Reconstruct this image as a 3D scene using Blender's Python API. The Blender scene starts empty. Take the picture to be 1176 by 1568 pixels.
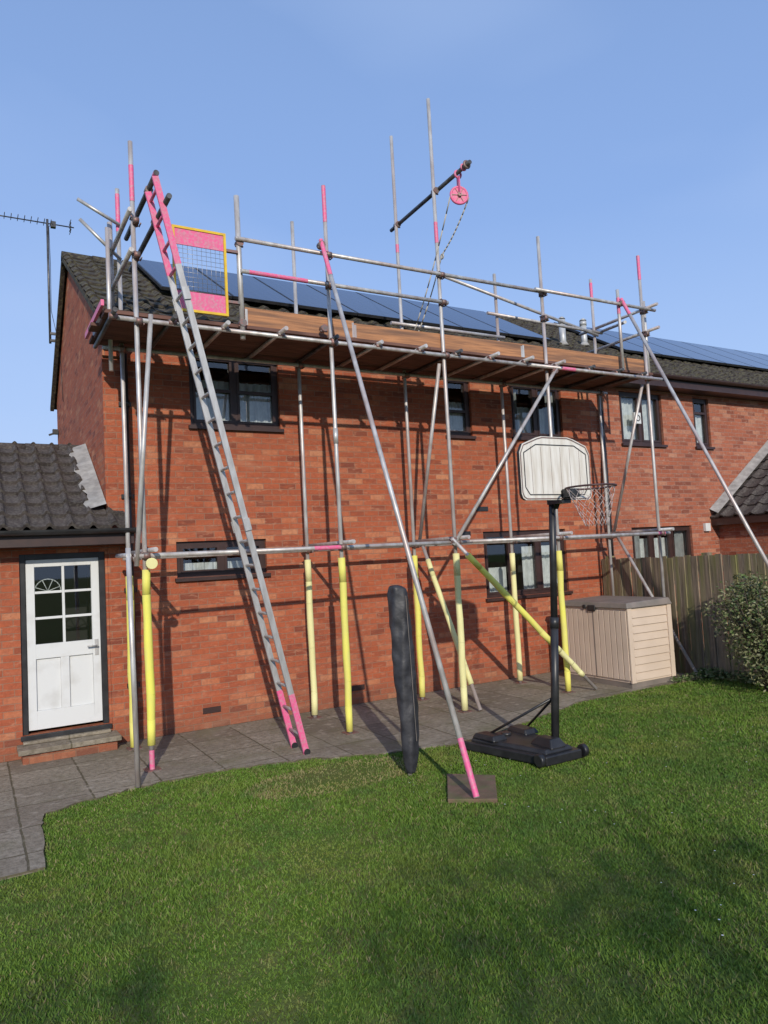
import bpy, numpy as np, math, random
from mathutils import Vector, Matrix
random.seed(7); rng=np.random.default_rng(7)
sc=bpy.context.scene
sc.view_settings.view_transform='Standard'; sc.view_settings.look='None'; sc.view_settings.exposure=0
COL=bpy.context.collection

# ---------------------------------------------------------------- materials
def mat(name, base, rough=0.6, metal=0.0, var=None, vscale=6.0, bump=0.0, bscale=40.0, spec=0.5, detail=6, lo=0.35, hi=0.65, stretch=None, var2=None, v2scale=1.0, v2amt=0.5):
    m=bpy.data.materials.new(name); m.use_nodes=True
    nt=m.node_tree; n=nt.nodes; l=nt.links; b=n['Principled BSDF']
    b.inputs['Roughness'].default_value=rough; b.inputs['Metallic'].default_value=metal
    b.inputs['Specular IOR Level'].default_value=spec
    geo=n.new('ShaderNodeNewGeometry'); vec=geo.outputs['Position']
    if stretch:
        mp=n.new('ShaderNodeMapping'); mp.inputs['Scale'].default_value=stretch; l.new(vec,mp.inputs['Vector']); vec=mp.outputs['Vector']
    rgb=n.new('ShaderNodeRGB'); rgb.outputs[0].default_value=(*base,1); out=rgb.outputs[0]
    def mixn(out,c2,scale,amt,lo,hi):
        t=n.new('ShaderNodeTexNoise'); t.inputs['Scale'].default_value=scale; t.inputs['Detail'].default_value=detail
        l.new(vec,t.inputs['Vector'])
        r=n.new('ShaderNodeMapRange'); r.inputs['From Min'].default_value=lo; r.inputs['From Max'].default_value=hi; r.inputs['To Max'].default_value=amt
        l.new(t.outputs['Fac'],r.inputs['Value'])
        mx=n.new('ShaderNodeMix'); mx.data_type='RGBA'; l.new(r.outputs['Result'],mx.inputs['Factor']); l.new(out,mx.inputs['A']); mx.inputs['B'].default_value=(*c2,1)
        return mx.outputs['Result']
    if var: out=mixn(out,var,vscale,1.0,lo,hi)
    if var2: out=mixn(out,var2,v2scale,v2amt,0.45,0.65)
    l.new(out,b.inputs['Base Color'])
    if bump>0:
        t=n.new('ShaderNodeTexNoise'); t.inputs['Scale'].default_value=bscale; t.inputs['Detail'].default_value=5; l.new(vec,t.inputs['Vector'])
        bp=n.new('ShaderNodeBump'); bp.inputs['Strength'].default_value=bump; bp.inputs['Distance'].default_value=0.01
        l.new(t.outputs['Fac'],bp.inputs['Height']); l.new(bp.outputs['Normal'],b.inputs['Normal'])
    return m

def brick_mat(name, c1, c2, c3, mortar, w=0.225, h=0.075, ms=0.011, off=0.5, dirt=(0.1,0.05,0.04), bump=0.5, rough=0.85, light=(0.45,0.3,0.24), green=None, patch=None, lowdirt=False, wob=.008, da=.45):
    m=bpy.data.materials.new(name); m.use_nodes=True
    nt=m.node_tree; n=nt.nodes; l=nt.links; b=n['Principled BSDF']; b.inputs['Roughness'].default_value=rough; b.inputs['Specular IOR Level'].default_value=0.25
    uv=n.new('ShaderNodeUVMap'); uv.uv_map='UVMap'
    geo=n.new('ShaderNodeNewGeometry')
    wn=n.new('ShaderNodeTexNoise'); wn.inputs['Scale'].default_value=7; l.new(geo.outputs['Position'],wn.inputs['Vector'])
    vm=n.new('ShaderNodeVectorMath'); vm.operation='MULTIPLY_ADD'; l.new(wn.outputs['Color'],vm.inputs[0]); vm.inputs[1].default_value=(wob,wob,0); l.new(uv.outputs[0],vm.inputs[2])
    t1=n.new('ShaderNodeTexBrick'); t1.offset=off; t1.squash=1.0
    t1.inputs['Scale'].default_value=1.0; t1.inputs['Brick Width'].default_value=w; t1.inputs['Row Height'].default_value=h
    t1.inputs['Mortar Size'].default_value=ms*0.5; t1.inputs['Mortar Smooth'].default_value=0.3; t1.inputs['Bias'].default_value=0.0
    l.new(vm.outputs[0],t1.inputs['Vector'])
    t1.inputs['Color1'].default_value=(0,0,0,1); t1.inputs['Color2'].default_value=(1,1,1,1); t1.inputs['Mortar'].default_value=(0.5,0.5,0.5,1)
    ramp=n.new('ShaderNodeValToRGB'); cr=ramp.color_ramp
    cr.elements[0].position=0.0; cr.elements[0].color=(*c2,1); cr.elements[1].position=1.0; cr.elements[1].color=(*c3,1)
    e=cr.elements.new(0.22); e.color=(*c1,1); e=cr.elements.new(0.82); e.color=(c1[0]*1.15,c1[1]*1.2,c1[2]*1.2,1)
    l.new(t1.outputs['Color'],ramp.inputs['Fac'])
    def noise(scale,lo,hi,amt,det=6,st=None):
        t=n.new('ShaderNodeTexNoise'); t.inputs['Scale'].default_value=scale; t.inputs['Detail'].default_value=det
        if st:
            mp=n.new('ShaderNodeMapping'); mp.inputs['Scale'].default_value=st; l.new(geo.outputs['Position'],mp.inputs['Vector']); l.new(mp.outputs[0],t.inputs['Vector'])
        else: l.new(geo.outputs['Position'],t.inputs['Vector'])
        r=n.new('ShaderNodeMapRange'); r.inputs['From Min'].default_value=lo; r.inputs['From Max'].default_value=hi; r.inputs['To Max'].default_value=amt; l.new(t.outputs['Fac'],r.inputs['Value']); return r.outputs['Result'],t
    def mix(a,bc,f):
        mx=n.new('ShaderNodeMix'); mx.data_type='RGBA'; l.new(f,mx.inputs['Factor']); l.new(a,mx.inputs['A']); mx.inputs['B'].default_value=(*bc,1)
        return mx.outputs['Result']
    out=ramp.outputs['Color']
    f,_=noise(22,0.42,0.72,da); out=mix(out,dirt,f)
    out=mix(out,mortar,t1.outputs['Fac'])
    f,_=noise(0.7,0.48,0.75,da*.9); out=mix(out,dirt,f)
    f,_=noise(3.0,0.55,0.74,0.45,8,(.5,.5,2.2)); out=mix(out,light,f)
    f,_=noise(9.0,0.56,0.7,0.55,4,(1,1,3)); out=mix(out,light,f)
    if patch:
        f,_=noise(5.0,0.52,0.68,0.5,3,(1,1,3)); out=mix(out,patch,f)
    if green:
        f,_=noise(1.6,0.52,0.7,0.6); out=mix(out,green,f)
    if lowdirt:
        sx=n.new('ShaderNodeSeparateXYZ'); l.new(geo.outputs['Position'],sx.inputs[0]); r=n.new('ShaderNodeMapRange'); r.inputs['From Min'].default_value=.35; r.inputs['From Max'].default_value=0.0; r.inputs['To Max'].default_value=.45; l.new(sx.outputs['Z'],r.inputs['Value'])
        out=mix(out,(.14,.09,.06),r.outputs['Result'])
    l.new(out,b.inputs['Base Color'])
    f,t=noise(60,0.3,0.7,1.0)
    mth=n.new('ShaderNodeMath'); mth.operation='MULTIPLY_ADD'; l.new(t1.outputs['Fac'],mth.inputs[0]); mth.inputs[1].default_value=-1.0; l.new(f,mth.inputs[2])
    bp=n.new('ShaderNodeBump'); bp.inputs['Strength'].default_value=bump; bp.inputs['Distance'].default_value=0.006; l.new(mth.outputs[0],bp.inputs['Height']); l.new(bp.outputs['Normal'],b.inputs['Normal'])
    return m

def glass_mat(name):
    m=bpy.data.materials.new(name); m.use_nodes=True
    nt=m.node_tree; n=nt.nodes; l=nt.links; n.remove(n['Principled BSDF']); o=n['Material Output']
    tr=n.new('ShaderNodeBsdfTransparent'); tr.inputs[0].default_value=(0.8,0.84,0.84,1); g=n.new('ShaderNodeBsdfGlossy'); g.inputs['Roughness'].default_value=0.02
    fr=n.new('ShaderNodeFresnel'); fr.inputs['IOR'].default_value=1.5
    mt=n.new('ShaderNodeMath'); mt.operation='MULTIPLY_ADD'; mt.inputs[1].default_value=1.5; mt.inputs[2].default_value=0.05; l.new(fr.outputs[0],mt.inputs[0])
    mx=n.new('ShaderNodeMixShader'); l.new(mt.outputs[0],mx.inputs[0]); l.new(tr.outputs[0],mx.inputs[1]); l.new(g.outputs[0],mx.inputs[2]); l.new(mx.outputs[0],o.inputs['Surface'])
    return m

M={}
M['brick']=brick_mat('red_brick',(0.36,0.092,0.044),(0.20,0.055,0.034),(0.52,0.215,0.11),(0.28,0.15,0.10),dirt=(.19,.065,.04),light=(0.48,0.23,0.14),patch=(0.42,0.10,0.038),lowdirt=True)
M['brick2']=brick_mat('red_brick_neighbour',(0.35,0.105,0.058),(0.21,0.065,0.042),(0.46,0.21,0.13),(0.30,0.18,0.14),dirt=(.19,.075,.05),light=(0.48,0.28,0.20),lowdirt=True)
M['slab']=brick_mat('patio_slabs',(0.255,0.215,0.165),(0.20,0.17,0.13),(0.33,0.285,0.225),(0.11,0.095,0.06),w=0.6,h=0.6,ms=0.02,off=0.0,dirt=(0.125,0.105,0.075),bump=0.5,light=(0.42,0.37,0.30),green=(0.15,0.14,0.075),wob=.02,da=.75)
M['tile']=mat('roof_tiles',(0.085,0.07,0.064),0.9,var=(0.05,0.042,0.04),vscale=7,bump=0.4,bscale=60,spec=0.2,var2=(0.18,0.165,0.145),v2scale=34,v2amt=0.45)
M['tile2']=mat('roof_tiles_main',(0.07,0.058,0.05),0.9,var=(0.035,0.03,0.028),vscale=9,bump=0.6,bscale=60,spec=0.2,var2=(0.15,0.14,0.08),v2scale=20,v2amt=0.6)
M['lead']=mat('mortar_flashing',(0.40,0.39,0.37),0.85,var=(0.24,0.23,0.22),vscale=8,bump=0.4)
M['brown']=mat('brown_frame',(0.05,0.024,0.02),0.45,var=(0.035,0.018,0.016),vscale=10)
M['black']=mat('black_plastic',(0.015,0.015,0.017),0.4,var=(0.03,0.03,0.032),vscale=8)
M['white']=mat('white_paint',(0.66,0.67,0.67),0.4,var=(0.56,0.56,0.55),vscale=5,bump=0.05,bscale=20,lo=0.5,hi=0.75)
M['glass']=glass_mat('window_glass')
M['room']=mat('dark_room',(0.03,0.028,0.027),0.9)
M['curtain']=mat('net_curtain',(0.78,0.79,0.79),0.9,var=(0.6,0.62,0.63),vscale=12)
M['curtain2']=mat('lined_curtain',(0.40,0.41,0.41),0.9,var=(0.27,0.28,0.29),vscale=7)
M['galv']=mat('galvanised_tube',(0.60,0.59,0.58),0.45,0.35,var=(0.40,0.37,0.35),vscale=14,stretch=(1,1,0.35),bump=0.1,bscale=60,var2=(0.44,0.31,0.28),v2scale=3.0,v2amt=0.5)
M['darktube']=mat('dark_weathered_tube',(0.12,0.12,0.125),0.45,0.5,var=(0.06,0.055,0.055),vscale=12)
M['pink']=mat('pink_paint',(0.76,0.11,0.27),0.55,var=(0.60,0.17,0.26),vscale=18,lo=0.45,hi=0.7,var2=(0.48,0.36,0.38),v2scale=35,v2amt=0.5)
M['yellow']=mat('yellow_foam',(0.80,0.76,0.12),0.8,var=(0.72,0.66,0.16),vscale=6,stretch=(1,1,0.3),bump=0.2,bscale=25,var2=(0.6,0.55,0.25),v2scale=9,v2amt=0.3)
M['cream']=mat('faded_yellow_foam',(0.80,0.76,0.38),0.8,var=(0.70,0.65,0.30),vscale=6,stretch=(1,1,0.3),bump=0.2,bscale=25)
M['coupler']=mat('steel_coupler',(0.18,0.165,0.155),0.55,0.5,var=(0.30,0.15,0.13),vscale=30)
M['toe']=mat('scaffold_board',(0.50,0.23,0.105),0.8,var=(0.30,0.14,0.07),vscale=5,stretch=(0.5,1,9),bump=0.3,bscale=30,var2=(0.13,0.075,0.055),v2scale=1.6,v2amt=0.75)
M['deck']=mat('deck_board',(0.17,0.085,0.065),0.9,var=(0.09,0.045,0.035),vscale=5,stretch=(0.5,6,1),bump=0.3)
M['alu']=mat('aluminium',(0.52,0.51,0.50),0.45,0.45,var=(0.40,0.385,0.37),vscale=20,stretch=(1,1,0.3))
M['yellowp']=mat('yellow_gate_paint',(0.75,0.50,0.02),0.45,var=(0.65,0.4,0.03),vscale=12)
M['wire']=mat('wire_mesh',(0.35,0.35,0.36),0.4,0.7)
M['beige']=mat('beige_plastic',(0.66,0.53,0.42),0.55,var=(0.60,0.48,0.38),vscale=3,bump=0.05)
M['taupe']=mat('taupe_plastic_lid',(0.24,0.20,0.175),0.55,var=(0.17,0.15,0.13),vscale=5)
M['fence']=mat('weathered_fence_wood',(0.30,0.235,0.165),0.9,var=(0.14,0.11,0.08),vscale=6,stretch=(2,5,0.35),bump=0.6,bscale=30,var2=(0.21,0.22,0.06),v2scale=1.8,v2amt=0.6)
M['bag']=mat('black_fabric_cover',(0.022,0.022,0.027),0.5,var=(0.045,0.045,0.052),vscale=10,bump=0.8,bscale=11)
M['board']=mat('weathered_white_board',(0.72,0.69,0.64),0.55,var=(0.55,0.50,0.43),vscale=5,stretch=(4,1,0.5),lo=0.4,hi=0.7)
M['solepad']=mat('reddish_paver',(0.20,0.115,0.085),0.9,var=(0.12,0.085,0.05),vscale=9,bump=0.5,var2=(0.10,0.13,0.04),v2scale=8,v2amt=0.5)
M['net']=mat('net_cord',(0.55,0.47,0.45),0.8)
M['rim']=mat('rim_steel',(0.08,0.04,0.04),0.5,0.3)
M['rope']=mat('rope',(0.45,0.42,0.36),0.9)
M['bark']=mat('bark',(0.10,0.075,0.055),0.95,var=(0.05,0.04,0.03),vscale=12,bump=0.6)
M['leaf']=mat('shrub_leaf',(0.14,0.16,0.06),0.6,var=(0.26,0.25,0.14),vscale=14)
M['leafd']=mat('dark_leaf',(0.05,0.09,0.025),0.6,var=(0.09,0.14,0.035),vscale=10)
M['soil']=mat('lawn_ground',(0.085,0.14,0.022),0.95,var=(0.12,0.13,0.04),vscale=2.5,bump=0.6,bscale=50,spec=0.1)
M['petal']=mat('daisy_petal',(0.7,0.7,0.68),0.7)
M['flue']=mat('flue_metal',(0.55,0.56,0.56),0.5,0.3,var=(0.42,0.42,0.42),vscale=10)

def solar_mat():
    m=bpy.data.materials.new('solar_cells'); m.use_nodes=True
    nt=m.node_tree; n=nt.nodes; l=nt.links; b=n['Principled BSDF']; b.inputs['Roughness'].default_value=0.12
    uv=n.new('ShaderNodeUVMap'); uv.uv_map='UVMap'
    t=n.new('ShaderNodeTexBrick'); t.offset=0; t.inputs['Scale'].default_value=1; t.inputs['Brick Width'].default_value=0.16; t.inputs['Row Height'].default_value=0.16; t.inputs['Mortar Size'].default_value=0.004
    t.inputs['Color1'].default_value=(0.012,0.018,0.05,1); t.inputs['Color2'].default_value=(0.010,0.015,0.042,1); t.inputs['Mortar'].default_value=(0.05,0.055,0.08,1)
    l.new(uv.outputs[0],t.inputs['Vector']); l.new(t.outputs['Color'],b.inputs['Base Color']); return m
M['solar']=solar_mat()

def grass_mat():
    m=bpy.data.materials.new('grass_blades'); m.use_nodes=True
    nt=m.node_tree; n=nt.nodes; l=nt.links; b=n['Principled BSDF']; b.inputs['Roughness'].default_value=0.65; b.inputs['Specular IOR Level'].default_value=0.2
    a=n.new('ShaderNodeAttribute'); a.attribute_name='col'
    geo=n.new('ShaderNodeNewGeometry'); out=a.outputs['Color']
    for scale,c,lo,hi,amt in ((0.9,(0.19,0.20,0.045),0.5,0.72,0.55),(0.55,(0.045,0.105,0.02),0.5,0.7,0.55),(3.2,(0.055,0.12,0.025),0.5,0.68,0.6),(5.0,(0.23,0.21,0.08),0.56,0.75,0.5)):
        t=n.new('ShaderNodeTexNoise'); t.inputs['Scale'].default_value=scale; t.inputs['Detail'].default_value=4; l.new(geo.outputs['Position'],t.inputs['Vector'])
        r=n.new('ShaderNodeMapRange'); r.inputs['From Min'].default_value=lo; r.inputs['From Max'].default_value=hi; r.inputs['To Max'].default_value=amt; l.new(t.outputs['Fac'],r.inputs['Value'])
        mx=n.new('ShaderNodeMix'); mx.data_type='RGBA'; l.new(r.outputs['Result'],mx.inputs['Factor']); l.new(out,mx.inputs['A']); mx.inputs['B'].default_value=(*c,1); out=mx.outputs['Result']
    l.new(out,b.inputs['Base Color'])
    return m
M['grass']=grass_mat()

# ---------------------------------------------------------------- mesh builder
def empty(name):
    o=bpy.data.objects.new(name,None); o.empty_display_size=0.3; COL.objects.link(o); return o
class MB:
    def __init__(s): s.v=[];s.f=[];s.m=[];s.sm=[];s.mats=[]
    def mi(s,k):
        mm=M[k]
        if mm not in s.mats: s.mats.append(mm)
        return s.mats.index(mm)
    def face(s,pts,k,smooth=False):
        b=len(s.v); s.v+= [tuple(p) for p in pts]; s.f.append(tuple(range(b,b+len(pts)))); s.m.append(s.mi(k)); s.sm.append(smooth)
    def box(s,a,b,k):
        x0,y0,z0=[min(a[i],b[i]) for i in range(3)]; x1,y1,z1=[max(a[i],b[i]) for i in range(3)]
        s.hexa([(x0,y0,z0),(x1,y0,z0),(x1,y1,z0),(x0,y1,z0),(x0,y0,z1),(x1,y0,z1),(x1,y1,z1),(x0,y1,z1)],k)
    def hexa(s,p,k):
        for q in ((3,2,1,0),(4,5,6,7),(0,1,5,4),(1,2,6,5),(2,3,7,6),(3,0,4,7)): s.face([p[i] for i in q],k)
    def bar(s,p,q,w,h,k,up=(0,0,1)):
        p=Vector(p);q=Vector(q);d=(q-p).normalized();u=Vector(up)
        if abs(d.dot(u))>0.98: u=Vector((1,0,0))
        a=d.cross(u).normalized();c=a.cross(d).normalized()
        P=[]
        for e in (p,q):
            for sa,sc_ in ((-1,-1),(1,-1),(1,1),(-1,1)): P.append(e+a*w/2*sa+c*h/2*sc_)
        for qd in ((0,1,2,3),(7,6,5,4),(1,0,4,5),(2,1,5,6),(3,2,6,7),(0,3,7,4)): s.face([P[i] for i in qd],k)
    def cyl(s,p,q,r,k,n=12,r2=None,caps=True,hollow=False):
        p=Vector(p);q=Vector(q);d=(q-p).normalized();u=Vector((0,0,1)) if abs(d.z)<0.9 else Vector((1,0,0))
        a=d.cross(u).normalized();c=d.cross(a).normalized(); r2=r if r2 is None else r2
        b=len(s.v); m=s.mi(k)
        for i in range(n):
            t=2*math.pi*i/n; o=a*math.cos(t)+c*math.sin(t); s.v.append(tuple(p+o*r)); s.v.append(tuple(q+o*r2))
        for i in range(n):
            j=(i+1)%n; s.f.append((b+2*i,b+2*i+1,b+2*j+1,b+2*j)); s.m.append(m); s.sm.append(True)
        if caps:
            s.f.append(tuple(b+2*i for i in range(n))); s.m.append(m); s.sm.append(False)
            kk=s.mi('black') if hollow else m  # black end disc paints the shade inside an open tube
            s.f.append(tuple(b+2*i+1 for i in range(n))[::-1]); s.m.append(kk); s.sm.append(False)
    def path(s,pts,r,k,n=8):
        for a,b in zip(pts[:-1],pts[1:]): s.cyl(a,b,r,k,n)
    def torus(s,c,axis,R,r,k,N=28,n=8):
        c=Vector(c);ax=Vector(axis).normalized();u=Vector((0,0,1)) if abs(ax.z)<0.9 else Vector((1,0,0));a=ax.cross(u).normalized();e=ax.cross(a)
        b=len(s.v);m=s.mi(k)
        for i in range(N):
            t=2*math.pi*i/N;o=a*math.cos(t)+e*math.sin(t)
            for j in range(n):
                w=2*math.pi*j/n; s.v.append(tuple(c+o*(R+r*math.cos(w))+ax*r*math.sin(w)))
        for i in range(N):
            for j in range(n):
                s.f.append((b+i*n+j,b+((i+1)%N)*n+j,b+((i+1)%N)*n+(j+1)%n,b+i*n+(j+1)%n)); s.m.append(m); s.sm.append(True)
    def make(s,name,parent=None,bevel=0):
        me=bpy.data.meshes.new(name); me.from_pydata(s.v,[],s.f)
        for mm in s.mats: me.materials.append(mm)
        me.polygons.foreach_set('material_index',s.m); me.polygons.foreach_set('use_smooth',s.sm)
        uvl=me.uv_layers.new(name='UVMap'); V=np.array(s.v); uv=np.zeros((len(me.loops),2)); k=0
        for f in s.f:
            P=V[list(f)]; nn=np.abs(np.cross(P[1]-P[0],P[2]-P[0]))
            if nn[1]>=nn[0] and nn[1]>=nn[2]: q=P[:,[0,2]]
            elif nn[0]>=nn[2]: q=P[:,[1,2]]
            else: q=P[:,[0,1]]
            uv[k:k+len(f)]=q; k+=len(f)
        uvl.data.foreach_set('uv',uv.ravel()); me.update()
        o=bpy.data.objects.new(name,me); COL.objects.link(o)
        if parent: o.parent=parent
        if bevel:
            import bmesh
            bm=bmesh.new(); bm.from_mesh(me); bmesh.ops.remove_doubles(bm,verts=bm.verts,dist=1e-5); bm.to_mesh(me); bm.free()
            md=o.modifiers.new('bevel','BEVEL'); md.width=bevel; md.segments=2; md.limit_method='ANGLE'
        return o

def wall_y(mb,y,x0,x1,z0,z1,holes,k,depth=0.11):
    xs=sorted(set([x0,x1]+[h[0] for h in holes]+[h[1] for h in holes])); zs=sorted(set([z0,z1]+[h[2] for h in holes]+[h[3] for h in holes]))
    for i in range(len(xs)-1):
        for j in range(len(zs)-1):
            cx=(xs[i]+xs[i+1])/2; cz=(zs[j]+zs[j+1])/2
            if any(h[0]<cx<h[1] and h[2]<cz<h[3] for h in holes): continue
            mb.face([(xs[i],y,zs[j]),(xs[i+1],y,zs[j]),(xs[i+1],y,zs[j+1]),(xs[i],y,zs[j+1])],k)
    for a,b,c,d in holes:
        mb.face([(a,y,c),(a,y+depth,c),(a,y+depth,d),(a,y,d)],k); mb.face([(b,y,c),(b,y,d),(b,y+depth,d),(b,y+depth,c)],k)
        mb.face([(a,y,d),(a,y+depth,d),(b,y+depth,d),(b,y,d)],k); mb.face([(a,y,c),(b,y,c),(b,y+depth,c),(a,y+depth,c)],k)

def window(parent,name,x0,x1,z0,z1,splits,trans=None,curt='net',curth=0.6,openp=None):
    mb=MB(); y=0.045; fw=0.055; d0,d1=y,y+0.06
    mb.box((x0,d0,z0),(x1,d1,z0+fw),'brown'); mb.box((x0,d0,z1-fw),(x1,d1,z1),'brown')
    mb.box((x0,d0,z0+fw),(x0+fw,d1,z1-fw),'brown'); mb.box((x1-fw,d0,z0+fw),(x1,d1,z1-fw),'brown')
    xs=[x0+fw]+[x0+(x1-x0)*t for t in splits]+[x1-fw]
    for t in xs[1:-1]: mb.box((t-0.03,d0-.004,z0+fw),(t+0.03,d1,z1-fw),'brown')
    for i in range(len(xs)-1):
        a=xs[i]+(0.03 if i else 0); b=xs[i+1]-(0.03 if i<len(xs)-2 else 0)
        c=z0+fw; d=z1-fw; g=0.032; yy=d0-0.012
        mb.box((a,yy,c),(b,yy+.04,c+g),'brown'); mb.box((a,yy,d-g),(b,yy+.04,d),'brown'); mb.box((a,yy,c+g),(a+g,yy+.04,d-g),'brown'); mb.box((b-g,yy,c+g),(b,yy+.04,d-g),'brown')
        if trans and trans[i]:
            zt=z0+(z1-z0)*trans[i]; mb.box((a+g,yy+.002,zt-.02),(b-g,yy+.04,zt+.02),'brown')
    mb.box((x0-0.03,-0.05,z0-0.045),(x1+0.03,0.05,z0-0.002),'brown')
    mb.make('window_frame',parent)
    g=MB(); g.face([(x0+fw,y+.03,z0+fw),(x1-fw,y+.03,z0+fw),(x1-fw,y+.03,z1-fw),(x0+fw,y+.03,z1-fw)],'glass'); g.make('window_glass',parent)
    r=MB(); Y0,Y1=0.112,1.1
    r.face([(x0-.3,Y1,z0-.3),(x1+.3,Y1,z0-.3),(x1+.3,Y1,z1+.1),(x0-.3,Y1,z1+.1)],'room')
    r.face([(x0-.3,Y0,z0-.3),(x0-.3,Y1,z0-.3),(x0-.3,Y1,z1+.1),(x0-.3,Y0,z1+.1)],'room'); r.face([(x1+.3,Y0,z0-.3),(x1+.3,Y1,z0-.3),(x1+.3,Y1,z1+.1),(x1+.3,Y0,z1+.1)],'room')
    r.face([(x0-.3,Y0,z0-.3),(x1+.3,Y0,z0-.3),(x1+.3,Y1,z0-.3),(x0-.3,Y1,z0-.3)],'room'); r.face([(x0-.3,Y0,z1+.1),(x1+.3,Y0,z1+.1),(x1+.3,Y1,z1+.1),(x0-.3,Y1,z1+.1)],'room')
    def drape(a,b,c,d,k,yb=0.145,amp=0.018,fr=55):
        n=max(8,int((b-a)*90)); pts=[(a+(b-a)*i/n, yb+amp*math.sin((a+(b-a)*i/n)*fr+math.sin(i*.7))) for i in range(n+1)]
        for (p,q),(p2,q2) in zip(pts[:-1],pts[1:]): r.face([(p,q,c),(p2,q2,c),(p2,q2,d),(p,q,d)],k,True)
    W=x1-x0
    if curt=='net': drape(x0,x1,z0,z0+(z1-z0)*curth,'curtain')
    if curt=='sides':
        drape(x0,x0+W*.2,z0,z1,'curtain2',.14); drape(x1-W*.2,x1,z0,z1,'curtain2',.14); drape(x0+W*.1,x1-W*.1,z0,z0+(z1-z0)*curth,'curtain',.18)
    if curt=='half': drape(x0+W*.5,x1,z0,z0+(z1-z0)*curth,'curtain'); drape(x0,x0+W*.3,z0,z0+(z1-z0)*.45,'curtain')
    if curt=='low': drape(x0+W*.1,x1-W*.2,z0,z0+(z1-z0)*curth,'curtain',.2)
    r.make('room_and_curtains',parent)

def tiles(name,parent,origin,ux,vs,width,length,k,period=0.30,course=0.32,lift=0.026,roll=.036,jit=.004):
    O=np.array(origin,float);ux=np.array(ux,float);vs=np.array(vs,float);nz=np.cross(ux,vs)
    if nz[2]<0: nz=-nz
    n=max(2,int(round(width/period*12))); xs=np.linspace(0,width,n+1)
    ph=(xs/period)%1.0
    prof=np.where(ph<0.36,roll*np.sin(np.pi*ph/0.36),0.0)+0.005*np.sin(2*np.pi*ph)
    rows=int(math.ceil(length/course)); V=[];F=[]
    for r in range(rows):
        v0=r*course; v1=min((r+1)*course+0.0,length)
        tj=np.repeat(rng.normal(0,jit,int(n/12)+2),12)[:n+1]
        b=len(V)
        for (vv,h) in ((v0,-0.005),(v0,lift),(v1,0.0)):
            for i in range(n+1):
                V.append(O+ux*xs[i]+vs*(vv+(tj[i] if h>0 else 0))+nz*(prof[i]+h+tj[i]))
        m=n+1
        for i in range(n):
            F.append((b+i,b+i+1,b+m+i+1,b+m+i)); F.append((b+m+i,b+m+i+1,b+2*m+i+1,b+2*m+i))
    me=bpy.data.meshes.new(name); me.from_pydata([tuple(p) for p in V],[],F); me.materials.append(M[k]); me.update()
    o=bpy.data.objects.new(name,me); COL.objects.link(o); o.parent=parent; return o

# ---------------------------------------------------------------- camera
yaw,pit,rol,f=0.51972,0.06285,-0.05330,1111.05
Fv=Vector((math.sin(yaw)*math.cos(pit),math.cos(yaw)*math.cos(pit),math.sin(pit)))
r0=Vector((math.cos(yaw),-math.sin(yaw),0));u0=r0.cross(Fv)
Rv=r0*math.cos(rol)+u0*math.sin(rol);Uv=u0*math.cos(rol)-r0*math.sin(rol)
cam=bpy.data.cameras.new('camera');co=bpy.data.objects.new('camera',cam);COL.objects.link(co)
mw=Matrix(((Rv.x,Uv.x,-Fv.x,-1.51896),(Rv.y,Uv.y,-Fv.y,-8.90496),(Rv.z,Uv.z,-Fv.z,1.95411),(0,0,0,1)))
co.matrix_world=mw; cam.sensor_fit='HORIZONTAL'; cam.sensor_width=36; cam.lens=36*f/1176; cam.clip_end=3000; cam.clip_start=0.05
sc.camera=co

# ---------------------------------------------------------------- world + sun
SX,ST=0.36,0.46
el=math.atan(ST/math.hypot(1,SX))
w=bpy.data.worlds.new('World'); sc.world=w; w.use_nodes=True; nt=w.node_tree; n=nt.nodes; l=nt.links
bg=n['Background']; sky=n.new('ShaderNodeTexSky'); sky.sky_type='NISHITA'; sky.sun_disc=False; sky.sun_elevation=el; sky.sun_rotation=math.radians(180+math.degrees(math.atan(SX)))
sky.air_density=1.0; sky.dust_density=0.6; sky.ozone_density=1.6; sky.altitude=50
tc=n.new('ShaderNodeTexCoord'); sp=n.new('ShaderNodeSeparateXYZ'); l.new(tc.outputs['Generated'],sp.inputs[0])
hz=n.new('ShaderNodeMapRange'); hz.inputs['From Min'].default_value=0.0; hz.inputs['From Max'].default_value=0.7; hz.inputs['To Min'].default_value=0.95; hz.inputs['To Max'].default_value=0.55; l.new(sp.outputs['Z'],hz.inputs['Value'])
m1=n.new('ShaderNodeMix'); m1.data_type='RGBA'; l.new(hz.outputs[0],m1.inputs['Factor']); l.new(sky.outputs[0],m1.inputs['A']); m1.inputs['B'].default_value=(2.0,3.2,6.1,1)
h2=n.new('ShaderNodeMapRange'); h2.inputs['From Min'].default_value=0.0; h2.inputs['From Max'].default_value=0.42; h2.inputs['To Min'].default_value=0.75; h2.inputs['To Max'].default_value=0.0; l.new(sp.outputs['Z'],h2.inputs['Value'])
m2=n.new('ShaderNodeMix'); m2.data_type='RGBA'; l.new(h2.outputs[0],m2.inputs['Factor']); l.new(m1.outputs['Result'],m2.inputs['A']); m2.inputs['B'].default_value=(3.6,4.7,6.5,1)
mp=n.new('ShaderNodeMapping'); mp.inputs['Scale'].default_value=(1.0,1.0,2.6); mp.inputs['Rotation'].default_value=(0.3,0.5,0.4); l.new(tc.outputs['Generated'],mp.inputs['Vector'])
ns=n.new('ShaderNodeTexNoise'); ns.inputs['Scale'].default_value=1.8; ns.inputs['Detail'].default_value=3; ns.inputs['Roughness'].default_value=0.4; l.new(mp.outputs[0],ns.inputs['Vector'])
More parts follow.
